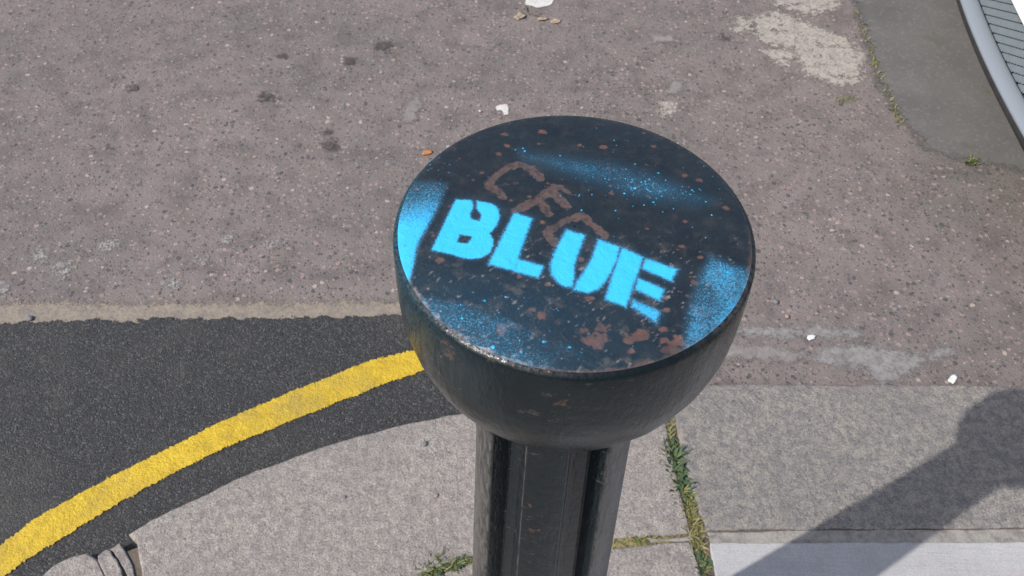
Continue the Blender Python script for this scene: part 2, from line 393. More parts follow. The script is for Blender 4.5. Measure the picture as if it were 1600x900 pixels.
ped = [tuple(p) for p in ke] + [tuple(far), (far[0], -60), (-40, -60), (-40, ke[0][1] - 20)]
pedp = [(p[0] + (.02 if 0 < i < len(ke) - 3 else 0), p[1] - .02) for i, p in enumerate(ped)]
pavement = bm_obj('pavement', prism(pedp, -.05, ZP - .006), M_DIRT, kind='structure')

def densify(poly, step=.012, amp=.0016, seed=0, fine=.0007):
    P = np.asarray(poly, float); out = []
    for a, b in zip(P, np.roll(P, -1, 0)):
        L = np.linalg.norm(b - a); k = max(1, int(L / step)) if L < 1.6 else 12
        n = np.array([-(b - a)[1], (b - a)[0]]) / (L + 1e-9)
        for i in range(k):
            q = a + (b - a) * i / k
            s = 0 if i == 0 else 1
            out.append(q + s * n * ((noise(q[0:1], q[1:2], 22, seed)[0] - .5) * 2 * amp + (noise(q[0:1], q[1:2], 110, seed + 1)[0] - .5) * 2 * fine))
    return out
def stone(name, px, mat, seed, top=ZP, bev=.005, amp=.0022, z0=-.04):
    P = densify(ats(px, ZP), .008, amp, seed)
    o = bm_obj(name, prism(P, z0, top, bev), mat, pavement, smooth=False)
    return o
# the big curved stone, broken pieces at its left end, the straight stone on the right
edge = lambda a, b: [p for p in kerb_edge_px if a <= p[0] <= b]
stone('kerb_stone', [(213, 846), (200, 834)] + edge(205, 1034) + [(1034, 622), (1046, 690), (1062, 760), (1082, 832), (1000, 838), (950, 842), (860, 852), (735, 868), (640, 905), (520, 985), (400, 1080), (250, 990), (222, 905)], M_GRAN, 5, bev=.007)
stone('kerb_stone', [(60, 902), (90, 878), (118, 866), (136, 863), (150, 872), (160, 890), (174, 925), (210, 1000), (120, 1080), (-30, 975)], M_GRAN, 6, ZP - .001, .006, .002)
stone('stone_fragment', [(153, 868), (166, 858), (176, 868), (190, 890), (206, 930), (222, 990), (212, 994), (178, 925)], M_GRAN, 7, ZP + .001, .003, .003)
stone('stone_fragment', [(170, 857), (186, 846), (194, 858), (203, 875), (212, 905), (234, 990), (226, 990), (210, 930), (193, 888)], M_GRAN, 8, ZP - .002, .003, .003)
stone('kerb_stone', [(1052, 606), (1120, 600), (1350, 600), (1600, 602), (1760, 603), (1800, 822), (1600, 824), (1350, 826), (1120, 828), (1104, 829), (1096, 805), (1074, 740), (1060, 680)], M_GRAN2, 9, ZP, .006)
stone('kerb_stone', [(1766, 603), (2100, 605), (2500, 608), (2640, 826), (2200, 824), (1806, 822)], M_GRAN, 10)
# second row
stone('mortar_strip', [(1106, 830.5), (1350, 828), (1600, 826), (1805, 824), (1812, 855), (1600, 856), (1350, 857), (1112, 858)], M_MORT, 12, ZP - .0015, .001, .001)
stone('paving_slab', [(1110, 848), (1350, 847), (1600, 846), (1812, 845), (1950, 1250), (1190, 1260), (1150, 1050), (1122, 925)], M_CONC, 13, ZP, .003, .0012)
stone('paving_slab', [(955, 858), (1030, 848), (1078, 846), (1088, 870), (1104, 930), (1130, 1050), (1165, 1260), (930, 1260), (900, 1000)], M_GRAN, 14, ZP - .001, .005)
stone('mortar_strip', [(1010, 838), (1040, 841), (1084, 836), (1088, 842), (1060, 845), (1018, 846)], M_MORT, 15, ZP - .002, .002, .002)
stone('paving_slab', [(735, 880), (900, 862), (948, 862), (890, 1000), (918, 1260), (420, 1260), (430, 1080), (560, 975), (660, 908)], M_GRAN, 16, ZP - .001, .005)
sl = ats([(420, 1275), (1950, 1275)], ZP)
y1 = sl[:, 1].min() - .01
for i in range(9):
    for j in range(4):
        x0 = -2.4 + i * .61 + (j % 2) * .3; a, b = y1 - (j + 1) * .61, y1 - j * .61 - .008
        bm = prism([(x0, a), (x0 + .602, a), (x0 + .602, b), (x0, b)], -.02, ZP - .001, .003)
        bm_obj('paving_slab', bm, M_CONC if (i + j) % 3 else M_GRAN, pavement)

# ------------------------------------------------------------------ bollard
BX, BY, BZ, BR = .0300, .3150, 1.0993, .0900
def bollard_paint(side=False):
    m = Mat('bollard_head_paint' if side else 'bollard_shaft_paint', .3, .22)
    c = m.cramp(m.noise(40, 5, .65), [(.3, (.004, .009, .012)), (.6, (.007, .012, .015)), (.8, (.014, .017, .018))])
    # chips, rust freckles and scuffs
    mp = m.n('ShaderNodeMapping'); m.ln(m.co, mp.inputs[0]); mp.inputs['Scale'].default_value = (1, 1, 1.8)
    sc = m.noise(95, 5, .72, mp.outputs[0])
    c = m.mix(m.math('MULTIPLY', m.ramp(sc, .60, .70), .60), c, (.075, .066, .056))
    ru = m.math('MULTIPLY', m.ramp(m.noise(42, 6, .75), .635, .68), .7)
    c = m.mix(ru, c, (.10, .052, .034))
    mp3 = m.n('ShaderNodeMapping'); m.ln(m.co, mp3.inputs[0]); mp3.inputs['Scale'].default_value = (1.6, 1.6, .35); mp3.inputs['Rotation'].default_value = (.5, 0, .3)
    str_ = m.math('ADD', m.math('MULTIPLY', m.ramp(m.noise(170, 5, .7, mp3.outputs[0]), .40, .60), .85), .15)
    c = m.mix(m.math('MULTIPLY', m.attr('scuff_or_sun'), str_), c, (.090, .085, .079))  # head scuffs; on the shaft also sunlight put into the colour
    fleck = m.ramp(m.noise(330, 2, .5), .76, .79)
    c = m.mix(m.math('MULTIPLY', fleck, .5), c, (.25, .25, .25))
    if side:
        bl = m.math('MULTIPLY', m.attr('blue'), m.ramp(m.noise(900, 2), .3, .7))
        c = m.mix(bl, c, (.03, .14, .20))
        c = m.mix(m.math('MULTIPLY', m.attr('bare'), m.ramp(m.noise(500, 3), .35, .6)), c, (.36, .31, .30))
    m.color(c)
    m.rough(m.math('ADD', m.math('MULTIPLY', m.noise(60, 4, .7), .26), .10))
    n = m.bump(m.noise(70, 5, .65), .0012, .5)
    mp2 = m.n('ShaderNodeMapping'); m.ln(m.co, mp2.inputs[0]); mp2.inputs['Scale'].default_value = (1, 1, .25)
    m.bump(m.noise(420, 3, .6, mp2.outputs[0]), .0006, .7, n)
    return m.m
def top_paint():
    m = Mat('bollard_top_paint', .42, .6)
    blue = m.attr('blue'); rust = m.attr('rust'); worn = m.attr('worn')
    c = m.cramp(m.noise(60, 5, .65), [(.3, (.009, .014, .019)), (.6, (.014, .020, .025)), (.8, (.022, .026, .028))])
    c = m.mix(m.math('MULTIPLY', m.ramp(m.noise(130, 5, .7), .50, .68), worn), c, (.065, .058, .052))
    rc = m.cramp(m.noise(160, 4, .6), [(.3, (.075, .052, .046)), (.6, (.115, .075, .062)), (.8, (.13, .075, .055))])
    c = m.mix(rust, c, rc)
    rc2 = m.cramp(m.noise(200, 4, .6), [(.3, (.10, .055, .042)), (.7, (.17, .085, .060))])
    c = m.mix(m.attr('freckle'), c, rc2)
    c = m.mix(m.math('MULTIPLY', m.attr('bare'), m.ramp(m.noise(600, 3), .3, .6)), c, (.36, .31, .30))
    # sprayed paint: fine droplets where thin, closed film where thick
    g1 = m.noise(2200, 1, .5); g2 = m.noise(1000, 1, .5)
    gr = m.math('ADD', .14, m.math('MULTIPLY', .80, m.math('ADD', m.math('MULTIPLY', m.ramp(g1, .30, .70, False), .65), m.math('MULTIPLY', m.ramp(g2, .32, .68, False), .35))))
    cov = m.ramp(m.math('SUBTRACT', blue, gr), -.20, .22)
    thin = m.math('MULTIPLY', blue, .36)
    cov = m.math('MAXIMUM', cov, thin)
    bc = m.mix(m.ramp(blue, .45, .95), (.060, .27, .46), (.040, .52, .92))
    c = m.mix(cov, c, bc)
    m.color(c)
    m.rough(m.math('ADD', m.math('MULTIPLY', cov, .12), m.ramp(m.noise(90, 4, .7), -.55, 1.9)))
    n = m.bump(m.noise(110, 6, .66, None, .8), .0013, .6)
    m.bump(m.noise(800, 2, .6), .00025, .6, n)
    return m.m
M_SHAFT = bollard_paint(); M_SIDE = bollard_paint(True); M_TOP = top_paint()
bol = link('bollard', None, label='black fluted iron bollard with rounded head, stencilled BLUE in blue on its top', cat='bollard')
bol.location = (BX, BY, ZP)
h_ = BZ - ZP
# shaft: six lands and six flat flutes, wider towards the ground
face = math.atan2(-BY, -BX) - R(2.5)
def section(rr, dep):
    pts = []
    for k in range(6):
        c0 = face + k * math.pi / 3
        for a, d in ((-15, .0004), (-13.8, 0), (-8, -.001), (0, -.0012), (8, -.001), (13.8, 0), (15, .0004), (15.8, dep * .12), (19, dep * .9), (20, dep), (30, dep * 1.10), (39, dep), (40.5, dep * .9), (44.2, dep * .12)):
            a = c0 + R(a); r_ = rr * 1.0 - (d if d > 0 else -d * .3)
            pts.append((r_ * math.cos(a), r_ * math.sin(a)))
    return pts
zs = [h_ - .108, h_ - .12, h_ - .3, h_ - .5, h_ - .7, h_ - .9, .10, .095, .07, .0, -.05]
V = []; Fc = []
for i, z in enumerate(zs):
    s = h_ - z; rr = (.0462 + .0259 * s) * 1.0; dep = .0135 if z > .095 else 0.0
    if z <= .095: rr += .008 if z > .06 else .014
    sec = section(rr, dep); V += [(x, y, z) for x, y in sec]
    n = len(sec)
    if i: Fc += [((i - 1) * n + j, (i - 1) * n + (j + 1) % n, i * n + (j + 1) % n, i * n + j) for j in range(n)]
sh_me = mesh('shaft', V, [f[::-1] for f in Fc], False)
wear_or_sun = np.zeros(len(V)); nsec = 84  # paler tone: sunlit left land and flute wall painted in, right-land scuffs
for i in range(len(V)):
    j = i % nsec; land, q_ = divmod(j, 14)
    if land == 5 and (q_ <= 6): wear_or_sun[i] = 1.0          # left land: dusty grey plus sunlight put into the colour
    if land == 1 and q_ <= 6: wear_or_sun[i] = .62 if q_ < 4 else .15
    if land == 5 and q_ >= 12 or (land == 0 and q_ == 0): wear_or_sun[i] = 1.0  # flute wall facing the sun, its brightness painted in
at_ = sh_me.attributes.new('scuff_or_sun', 'FLOAT', 'POINT'); at_.data.foreach_set('value', wear_or_sun.astype(np.float32))
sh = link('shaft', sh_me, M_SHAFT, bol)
# head: short drum that rounds in underneath
prof = [(.0872, -.0012), (.0886, -.0019), (.0895, -.0032), (.0899, -.0050), (.0902, -.012), (.0903, -.024), (.0902, -.036), (.0894, -.049), (.0868, -.062), (.0822, -.0755), (.0755, -.0885), (.0675, -.0990), (.0615, -.1045), (.0582, -.1068), (.0568, -.1085), (.0555, -.1110), (.0530, -.1120), (.030, -.1122)]
NS = 160; V = []; Fc = []
for i, (r_, z) in enumerate(prof):
    for j in range(NS):
        a = 2 * math.pi * j / NS
        wob = 1 + .0025 * math.sin(3 * a + 1) * (1 if i > 3 else .4) + .002 * (random.random() - .5) * (1 if 5 < i < 13 else 0)
        V.append((r_ * wob * math.cos(a), r_ * wob * math.sin(a), h_ + z))
    if i: Fc += [((i - 1) * NS + j, i * NS + j, i * NS + (j + 1) % NS, (i - 1) * NS + (j + 1) % NS) for j in range(NS)]
me = mesh('head', V, Fc, True)
co = np.array(V); aa = np.arctan2(co[:, 1], co[:, 0])
leftness = np.clip(np.cos(aa - math.pi * .97), 0, 1) ** 3
bl = .55 * leftness * sstep(h_ - .05, h_ - .005, co[:, 2])
bare_h = .3 * sstep(h_ - .0035, h_ - .0006, co[:, 2]) * np.clip(np.cos(aa - 4.12), 0, 1) ** 8
at_ = me.attributes.new('bare', 'FLOAT', 'POINT'); at_.data.foreach_set('value', bare_h.astype(np.float32))
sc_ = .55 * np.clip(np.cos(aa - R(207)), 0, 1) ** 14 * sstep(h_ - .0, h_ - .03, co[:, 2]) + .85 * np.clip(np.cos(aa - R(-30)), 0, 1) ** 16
at_ = me.attributes.new('scuff_or_sun', 'FLOAT', 'POINT'); at_.data.foreach_set('value', sc_.astype(np.float32))
at_ = me.attributes.new('blue', 'FLOAT', 'POINT'); at_.data.foreach_set('value', bl.astype(np.float32))
head = link('head', me, M_SIDE, bol)
# painted top face with the stencilled word
NR, NA = 210, 900
rad = np.r_[0.0005, np.linspace(.0008, .0872, NR)]
A = np.linspace(0, 2 * np.pi, NA, endpoint=False)
RR, AA = np.meshgrid(rad, A, indexing='ij')
X = (RR * np.cos(AA)); Y = (RR * np.sin(AA)); X[-1] *= 1 + .001 * np.sin(3 * A + 1); Y[-1] *= 1 + .001 * np.sin(3 * A + 1)
Xw = X + BX; Yw = Y + BY
tp = lambda L: ats(L, BZ)
cA = lambda L: tp([(640 + x / 4.7375, 230 + y / 4.7375) for x, y in L])
c1 = lambda L: tp([(600 + x / 2.6467, 160 + y / 2.6467) for x, y in L])
c2 = lambda L: tp([(840 + x / 4.738, 330 + y / 4.738) for x, y in L])
jx = (noise(Xw, Yw, 900, 1) - .5) * .00035; jy = (noise(Xw, Yw, 900, 2) - .5) * .00035
Xj, Yj = Xw + jx, Yw + jy
def spray(d, soft=.0011): return sstep(soft, -soft * .9, d)
B_out = cA([(165, 760), (345, 388), (462, 395), (545, 408), (610, 422), (652, 455), (662, 510), (645, 575), (588, 638), (612, 680), (616, 720), (592, 780), (540, 812), (470, 825), (400, 818), (325, 795), (240, 775)])
B_hole = cA([(372, 645), (465, 662), (425, 714), (352, 702)])
B_ch = cA([(470, 375), (492, 380), (490, 452), (526, 498), (514, 540), (464, 530), (452, 495), (474, 450)])
B_slit = cA([(310, 800), (340, 728), (350, 728), (322, 802)])
L_ = c1([(540, 457), (612, 480), (552, 648), (660, 678), (637, 724), (432, 668)])
L_slit = c1([(538, 690), (548, 655), (556, 657), (547, 694)])
U1 = c2([(215, 140), (350, 178), (270, 400), (272, 490), (255, 560), (205, 560), (150, 530), (102, 470), (95, 390), (120, 320), (165, 230)])
U2 = c2([(450, 208), (608, 265), (590, 350), (520, 500), (450, 580), (370, 605), (265, 585), (290, 520), (330, 470), (400, 350)])
E0 = c2([(625, 270), (782, 340), (740, 460), (655, 708), (498, 652), (540, 520)])
E1 = c2([(800, 350), (1032, 430), (990, 518), (775, 425)]); E2 = c2([(745, 495), (937, 578), (905, 662), (718, 577)]); E3 = c2([(702, 648), (915, 742), (880, 830), (682, 706)])
blue = np.zeros_like(X)
def addb(d, k, soft=.0011, halo=.30):
    global blue
    d = d - .00035; blue = np.maximum(blue, k * spray(d, soft)); blue = np.maximum(blue, halo * np.exp(-np.clip(d, 0, 1) / .0022))
addb(np.maximum(np.maximum(sdf(Xj, Yj, B_out), -sdf(Xj, Yj, B_hole) + .0003), np.maximum(-sdf(Xj, Yj, B_slit) - .0006, -sdf(Xj, Yj, B_ch) + .0006)), 1.14, .0019)
addb(np.maximum(sdf(Xj, Yj, L_), -sdf(Xj, Yj, L_slit) - .0006), 1.10, .0025)
for q, k in ((U1, 1.05), (U2, 1.03), (E0, 1.05), (E1, 1.07), (E2, 1.02), (E3, .80)): addb(sdf(Xj, Yj, q), k, .0026)
blue *= 1 - .12 * noise(Xw, Yw, 160, 5, 3)
# stencil card edges: paint that went past the card on four sides
def over(poly, k, soft, grad):
    global blue
    d = sdf(Xw + (noise(Xw, Yw, 60, 12) - .5) * .003, Yw, tp(poly))
    blue = np.maximum(blue, k * sstep(soft, -soft, d) * np.clip(grad, 0, 1))
def pxl(y_, x_=0): pass
imx = (Xw - BX) / BR; imy = (Yw - BY) / BR
over([(560, 270), (700, 285), (690, 318), (660, 375), (637, 440), (600, 450)], 1.0, .0022, (.10 + .9 * sstep(.55, -.12, imy)) * sstep(.75, .45, imy) * (.72 + .3 * noise(Xw, Yw, 90, 13, 3)))
over([(1108, 398), (1140, 412), (1230, 430), (1230, 520), (1120, 600), (1052, 590), (1068, 535), (1086, 460)], .70, .0040, .75 + .5 * (noise(Xw, Yw, 90, 14, 3) - .5))
over([(630, 455), (680, 462), (735, 474), (800, 496), (870, 528), (950, 552), (1010, 560), (1010, 610), (800, 620), (640, 560)], .42, .0055, (.5 + noise(Xw, Yw, 70, 15, 3) * .9) * sstep(.55, -.55, imx))
over([(815, 236), (880, 246), (960, 258), (1050, 285), (1110, 312), (1085, 322), (1030, 314), (960, 296), (880, 268), (820, 250)], .42, .0080, .5 + noise(Xw, Yw, 80, 16, 3) * .8)
blue = np.maximum(blue, .0 + .20 * sstep(.15, -.75, imy) * sstep(.9, -.5, imx) + .08 * (noise(Xw, Yw, 45, 17, 3) - .5))
# loose droplets
dr = []
for (cx, cy, sx, sy, k) in ((1010, 280, 45, 20, 46), (1000, 300, 60, 16, 40), (680, 275, 28, 18, 16), (815, 235, 10, 5, 5), (970, 222, 30, 10, 7), (830, 545, 80, 25, 26), (1130, 390, 30, 30, 12), (760, 460, 60, 30, 10), (690, 520, 30, 30, 16), (950, 330, 120, 60, 20)):
    for _ in range(k): dr.append((cx + random.gauss(0, sx), cy + random.gauss(0, sy), abs(random.gauss(0, .00016)) + .00016))
dr += [(992, 294, .0008), (770, 541, .0009), (757, 470, .0005), (722, 497, .0005), (820, 236, .0006), (1112, 336, .0005)]
for x, y, r_ in dr:
    p = at(x, y, BZ); i0 = (abs(Xw - p[0]) < .004) & (abs(Yw - p[1]) < .004)
    blue[i0] = np.maximum(blue[i0], 1.05 * sstep(r_ * 1.5, r_ * .5, np.hypot(Xw[i0] - p[0], Yw[i0] - p[1])))
# scratched letters down to brown primer
rn = (noise(Xw, Yw, 420, 6, 3) - .5) * .0030
rust = np.zeros_like(X)
def stroke(pts, wd, k=1.0):
    global rust
    rust = np.maximum(rust, k * sstep(.0004, -.0004, dline(Xw, Yw, pts) - wd + rn))
stroke(cA([(682, 365), (655, 330), (575, 283), (610, 235), (700, 165), (810, 125), (900, 160), (968, 228)]), .0022)
stroke(cA([(640, 285), (720, 275), (800, 263)]), .0005, .5)
stroke(c1([(540, 447), (625, 410), (700, 355), (722, 350)]), .0025); stroke(c1([(640, 410), (685, 460)]), .0022); stroke(c1([(700, 370), (755, 428)]), .0022); stroke(c1([(716, 350), (760, 372)]), .0014)
stroke(c1([(712, 588), (668, 540), (740, 492), (800, 472)]), .0022); stroke(c1([(815, 466), (860, 505), (915, 552)]), .0021)
rust *= (1 - sstep(.35, .8, blue)) * (.55 + .45 * sstep(.25, .5, noise(Xw, Yw, 500, 25, 3)))
frk = np.zeros_like(X)
cB = lambda L: tp([(600 + x / 2.1433, 480 + y / 2.1433) for x, y in L])
spots = [(cB([(395, 70)])[0], .0042, .8), (cB([(710, 110)])[0], .0048, .8), (cB([(730, 68)])[0], .003, .7), (cB([(675, 78)])[0], .0024, .7), (cB([(835, 105)])[0], .0036, .8), (cB([(868, 92)])[0], .0035, .8), (cB([(950, 10)])[0], .0018, 1), (cB([(930, 75)])[0], .002, 1), (cB([(945, 112)])[0], .0026, .8), (cB([(985, 110)])[0], .003, .9), (cB([(960, 140)])[0], .0034, .5), (cB([(525, 28)])[0], .0022, .7), (cB([(830, 145)])[0], .0018, 1), (cB([(870, 190)])[0], .0032, .5), (cB([(490, 10)])[0], .0014, 1)]
spots += [(c1([q])[0], r_, .9) for q, r_ in (((225, 652), .0020), (160, 0) and ((655, 120), .0022), ((497, 130), .0018), ((645, 170), .0016), ((810, 175), .0014), ((905, 185), .0020), ((1420, 435), .0020), ((1240, 300), .0016), ((1305, 320), .0015), ((1230, 595), .0016), ((1285, 745), .0018), ((1165, 805), .0018), ((1165, 858), .0018), ((810, 648), .0016), ((655, 495), .0018), ((525, 405), .0010), ((600, 390), .0009), ((935, 345), .0012), ((940, 375), .0011), ((1245, 490), .001), ((510, 178), .0014), ((470, 212), .0018), ((845, 810), .0022), ((680, 750), .0015), ((605, 858), .0018), ((645, 885), .0020), ((560, 720), .0013), ((1310, 640), .0012), ((1075, 120), .0012), ((1115, 180), .0014), ((135, 355), .0012), ((1070, 660), .0010))]
for k in range(60):
    a = random.uniform(0, 6.28); q = BR * .95 * math.sqrt(random.random()); spots.append((np.array([BX + q * math.cos(a), BY + q * math.sin(a)]), random.uniform(.0003, .0009), .8))
for p, r_, k in spots:
    i0 = (abs(Xw - p[0]) < r_ * 3.5) & (abs(Yw - p[1]) < r_ * 3.5)
    d = np.hypot((Xw[i0] - p[0]) * .85, (Yw[i0] - p[1]) * 1.15) - r_ * .85 + (noise(Xw[i0], Yw[i0], 450, 7, 2) - .5) * r_ * 1.5
    frk[i0] = np.maximum(frk[i0], k * sstep(.0004, -.0004, d))
# chipped rim
edge_n = noise(AA * .09 * 1.0, RR, 260, 8, 3)
frk = np.maximum(frk, .6 * sstep(.0855, .0870, RR + (edge_n - .55) * .004) * sstep(.2, -.5, imy))
frk *= (1 - .85 * sstep(.5, .9, blue))
worn = .25 + .75 * sstep(.15, -.35, imy) * sstep(.35, .65, noise(Xw * .5, Yw, 60, 9, 4) + .1)
worn = np.clip(worn, 0, 1)
bare = sstep(.0858, .0872, RR + (noise(Xw, Yw, 330, 18, 3) - .5) * .006) * (.06 + .94 * np.clip(np.cos(AA - 4.12), 0, 1) ** 8)
bare = np.maximum(bare, .5 * sstep(.74, .80, noise(Xw * .7 + Yw * .7, (Yw - Xw) * 2, 300, 19, 3)) * sstep(.1, -.3, imy))
Z = h_ - .00018 * rust - .00022 * frk + .00005 * np.clip(blue, 0, 1) + .00035 * (noise(Xw, Yw, 90, 10, 3) - .5) * sstep(.0872, .083, RR) - .0001 * (RR / .09)
Z = Z - .0011 * np.clip((RR - .072) / .0152, 0, 1) ** 2
Z[-1] = h_ - .0012
V = np.stack([X, Y, Z], -1).reshape(-1, 3)
I = np.arange((NR + 1) * NA).reshape(NR + 1, NA)
q = np.stack([I[:-1], I[1:], np.roll(I, -1, 1)[1:], np.roll(I, -1, 1)[:-1]], -1).reshape(-1, 4)
me = fast_mesh('painted_top', V, q)
for nm, arr in (('blue', blue), ('rust', rust), ('freckle', frk), ('worn', worn), ('bare', bare)):
    a_ = me.attributes.new(nm, 'FLOAT', 'POINT'); a_.data.foreach_set('value', arr.ravel().astype(np.float32))
top = link('painted_top', me, M_TOP, head, label='flat black top with the word BLUE sprayed in light blue')

# ------------------------------------------------------------------ weeds in the joints
def leaf_mat(name, a, b):
    m = Mat(name, .6, .3)
    m.color(m.mix(m.ramp(m.noise(90, 3), .3, .7), a, b))
    m.b.inputs['Subsurface Weight'].default_value = 0
    return m.m
M_GREEN = leaf_mat('weed_leaf', (.050, .085, .045), (.085, .125, .065)); M_DRY = leaf_mat('dry_grass', (.30, .24, .11), (.20, .19, .075)); M_GRASS = leaf_mat('grass_blade', (.085, .12, .035), (.15, .17, .06))
def blade(V, Fc, base, ang, length, width, lift, droop, seg=4, shape='blade'):
    d = np.array([math.cos(ang), math.sin(ang), 0]); s = np.array([-d[1], d[0], 0]); st = len(V)
    for i in range(seg + 1):
        t = i / seg
        c = base + d * length * t * math.cos(lift) + np.array([0, 0, 1]) * (length * math.sin(lift) * t - droop * length * t * t)
        c[2] = max(c[2], ZP - .006)
        wv = width * ((1 - t) ** .7 if shape == 'blade' else math.sin(math.pi * (t * .9 + .08)) ** .8) * .5
        V += [c - s * wv, c + s * wv + np.array([0, 0, width * .15])]
    Fc += [(st + 2 * i, st + 2 * i + 2, st + 2 * i + 3, st + 2 * i + 1) for i in range(seg)]
def clump(name, label, spots, group=None):
    """spots: list of (part, material, px line, count, length, width, lift, shape)"""
    root = link(name, None, label=label, cat='weed', group='weeds growing in the pavement joints')
    c0 = None
    for part, mat, line, cnt, ln, wd, lift, shape in spots:
        L = ats(line, ZP); V = []; Fc = []
        spread = .006 if shape == 'leaf' else .0055
        if c0 is None: c0 = np.array([*L.mean(0), ZP - .006]); root.location = c0
        for _ in range(cnt):
            t = random.random() * (len(L) - 1); i = min(int(t), len(L) - 2); p = L[i] + (L[i + 1] - L[i]) * (t - i)
            b = np.array([p[0] + random.gauss(0, spread), p[1] + random.gauss(0, spread), ZP - .008]) - c0
            b_abs = b.copy()
            l_ = ln * random.uniform(.45, 1.25)
            V0 = []; F0 = []
            blade(V0, F0, b_abs + c0, random.uniform(0, 6.28), l_, wd * random.uniform(.6, 1.3), R(lift + random.gauss(0, 16)), random.uniform(.1, .7), 4, shape)
            o_ = len(V); V += [v - c0 for v in V0]; Fc += [tuple(k + o_ for k in f) for f in F0]
        link(part, mesh(part, V, Fc, True), mat, root, kind='stuff')
clump('weed', 'dense dark green leafy weed in the joint right of the bollard', [('leaves', M_GREEN, [(1046, 695), (1056, 730), (1068, 758)], 200, .030, .0055, 38, 'leaf'), ('grass_blades', M_GRASS, [(1045, 690), (1062, 760)], 70, .035, .003, 55, 'blade')])
clump('weed', 'small yellowish tuft just under the bollard head, at the joint', [('grass_blades', M_GRASS, [(1040, 655), (1046, 690)], 60, .020, .003, 50, 'blade'), ('dry_blades', M_DRY, [(1040, 655), (1048, 690)], 50, .02, .0025, 40, 'blade')])
clump('weed', 'straw-coloured tuft of dry grass where the kerb joints meet', [('dry_blades', M_DRY, [(1066, 765), (1080, 800), (1088, 830), (1076, 838)], 200, .028, .003, 45, 'blade'), ('grass_blades', M_GRASS, [(1066, 765), (1084, 812)], 70, .026, .003, 50, 'blade')])
clump('weed', 'low dry grass along the joint beside the bollard shaft', [('dry_blades', M_DRY, [(955, 846), (1000, 842), (1050, 838)], 230, .016, .003, 35, 'blade'), ('grass_blades', M_GRASS, [(990, 842), (1020, 838)], 45, .018, .003, 50, 'blade')])
clump('weed', 'green tuft at the corner of the pale concrete slab', [('grass_blades', M_GRASS, [(1092, 848), (1102, 905), (1112, 940)], 110, .022, .0035, 50, 'blade'), ('leaves', M_GREEN, [(1096, 870), (1106, 915)], 26, .022, .006, 40, 'leaf'), ('dry_blades', M_DRY, [(1090, 842), (1100, 890)], 60, .02, .0025, 40, 'blade')])
clump('weed', 'grassy tuft left of the foot of the bollard shaft', [('grass_blades', M_GRASS, [(655, 893), (690, 882), (735, 873)], 150, .026, .0035, 45, 'blade'), ('leaves', M_GREEN, [(665, 890), (728, 876)], 36, .026, .007, 35, 'leaf'), ('dry_blades', M_DRY, [(630, 905), (740, 875)], 120, .024, .0028, 35, 'blade')])
def road_tuft(label, line, cnt, dry, ln=.014):
    root = link('weed', None, label=label, cat='weed', group='weeds growing in the road'); L = ats(line, 0); c0 = np.array([*L.mean(0), 0]); root.location = c0
    for part, mat, k in (('grass_blades', M_GRASS, cnt), ('dry_blades', M_DRY, dry)):
        V = []; Fc = []
        for _ in range(k):
            t = random.random() * (len(L) - 1); i = min(int(t), len(L) - 2); p = L[i] + (L[i + 1] - L[i]) * (t - i)
            st = len(V); V0 = []; F0 = []
            a = random.uniform(0, 6.28); b = np.array([p[0] + random.gauss(0, .006), p[1] + random.gauss(0, .006), .001]); l_ = ln * random.uniform(.5, 1.2)
            d = np.array([math.cos(a), math.sin(a), .9]); s_ = np.array([-d[1], d[0], 0]) * .0015
            V += [v - c0 for v in (b - s_, b + s_, b + d * l_ * .6 + s_, b + d * l_ * .6 - s_, b + d * l_ * np.array([1, 1, .8]))]
            Fc += [(st, st + 1, st + 2, st + 3), (st + 3, st + 2, st + 4)]
        link(part, mesh(part, V, Fc), mat, root, kind='stuff')
road_tuft('thin mossy strip of dry grass along the seam of the dark tarmac', [(1338, 20), (1352, 55), (1365, 90), (1374, 120), (1392, 160), (1404, 195)], 70, 110, .009)
road_tuft('small green tuft on the old asphalt below the dark tarmac', [(1508, 256), (1525, 254)], 34, 14, .014)
road_tuft('faint moss patch left of the dark tarmac seam', [(1305, 158), (1335, 156)], 18, 10, .007)

# ------------------------------------------------------------------ litter
def litter(name, label, cat, px, size, z, mat, seed, thick=.0012, curl=.5):
    """a small curled flake with an uneven outline and real thickness"""
    p = at(*px, 0); n = 14; V = []; Fc = []
    r0 = np.random.default_rng(seed)
    rr = [size * (.6 + .5 * r0.random()) for _ in range(n)]
    a0 = r0.random() * 6
    rings = 3
    for side in (1, 0):
        V.append((0, 0, .001 + thick * side))
        for k in range(1, rings + 1):
            for j in range(n):
                a = 2 * math.pi * j / n; r_ = rr[j] * k / rings
                x = r_ * math.cos(a); y = r_ * .62 * math.sin(a)
                V.append((x, y, .001 + thick * side + curl * (y * y / size + .35 * x * x / size * math.cos(a0 + a))))
    m_ = 1 + rings * n
    for s_ in (0, m_):
        for j in range(n):
            f = (s_, s_ + 1 + j, s_ + 1 + (j + 1) % n); Fc.append(f if s_ == 0 else f[::-1])
            for k in range(rings - 1):
                f = (s_ + 1 + k * n + j, s_ + 1 + (k + 1) * n + j, s_ + 1 + (k + 1) * n + (j + 1) % n, s_ + 1 + k * n + (j + 1) % n); Fc.append(f if s_ == 0 else f[::-1])
    e = 1 + (rings - 1) * n
    for j in range(n): Fc.append((e + j, m_ + e + j, m_ + e + (j + 1) % n, e + (j + 1) % n))
    o = link(name, mesh(name, V, Fc, True), mat, label=label, cat=cat)
    zmin = min(v[2] for v in V)
    o.location = (p[0], p[1], z - zmin); o.rotation_euler.z = r0.random() * 1.2 - .3; return o
M_LEAF = simple('dead_leaf', (.34, .265, .19), .8, .2, 0, .3, 120, .001); M_PAPER = simple('white_scrap', (.68, .68, .68), .8, .2, 0, .06, 90)
M_ORANGE = simple('orange_flake', (.50, .20, .07), .8, .2, 0, .2, 200)
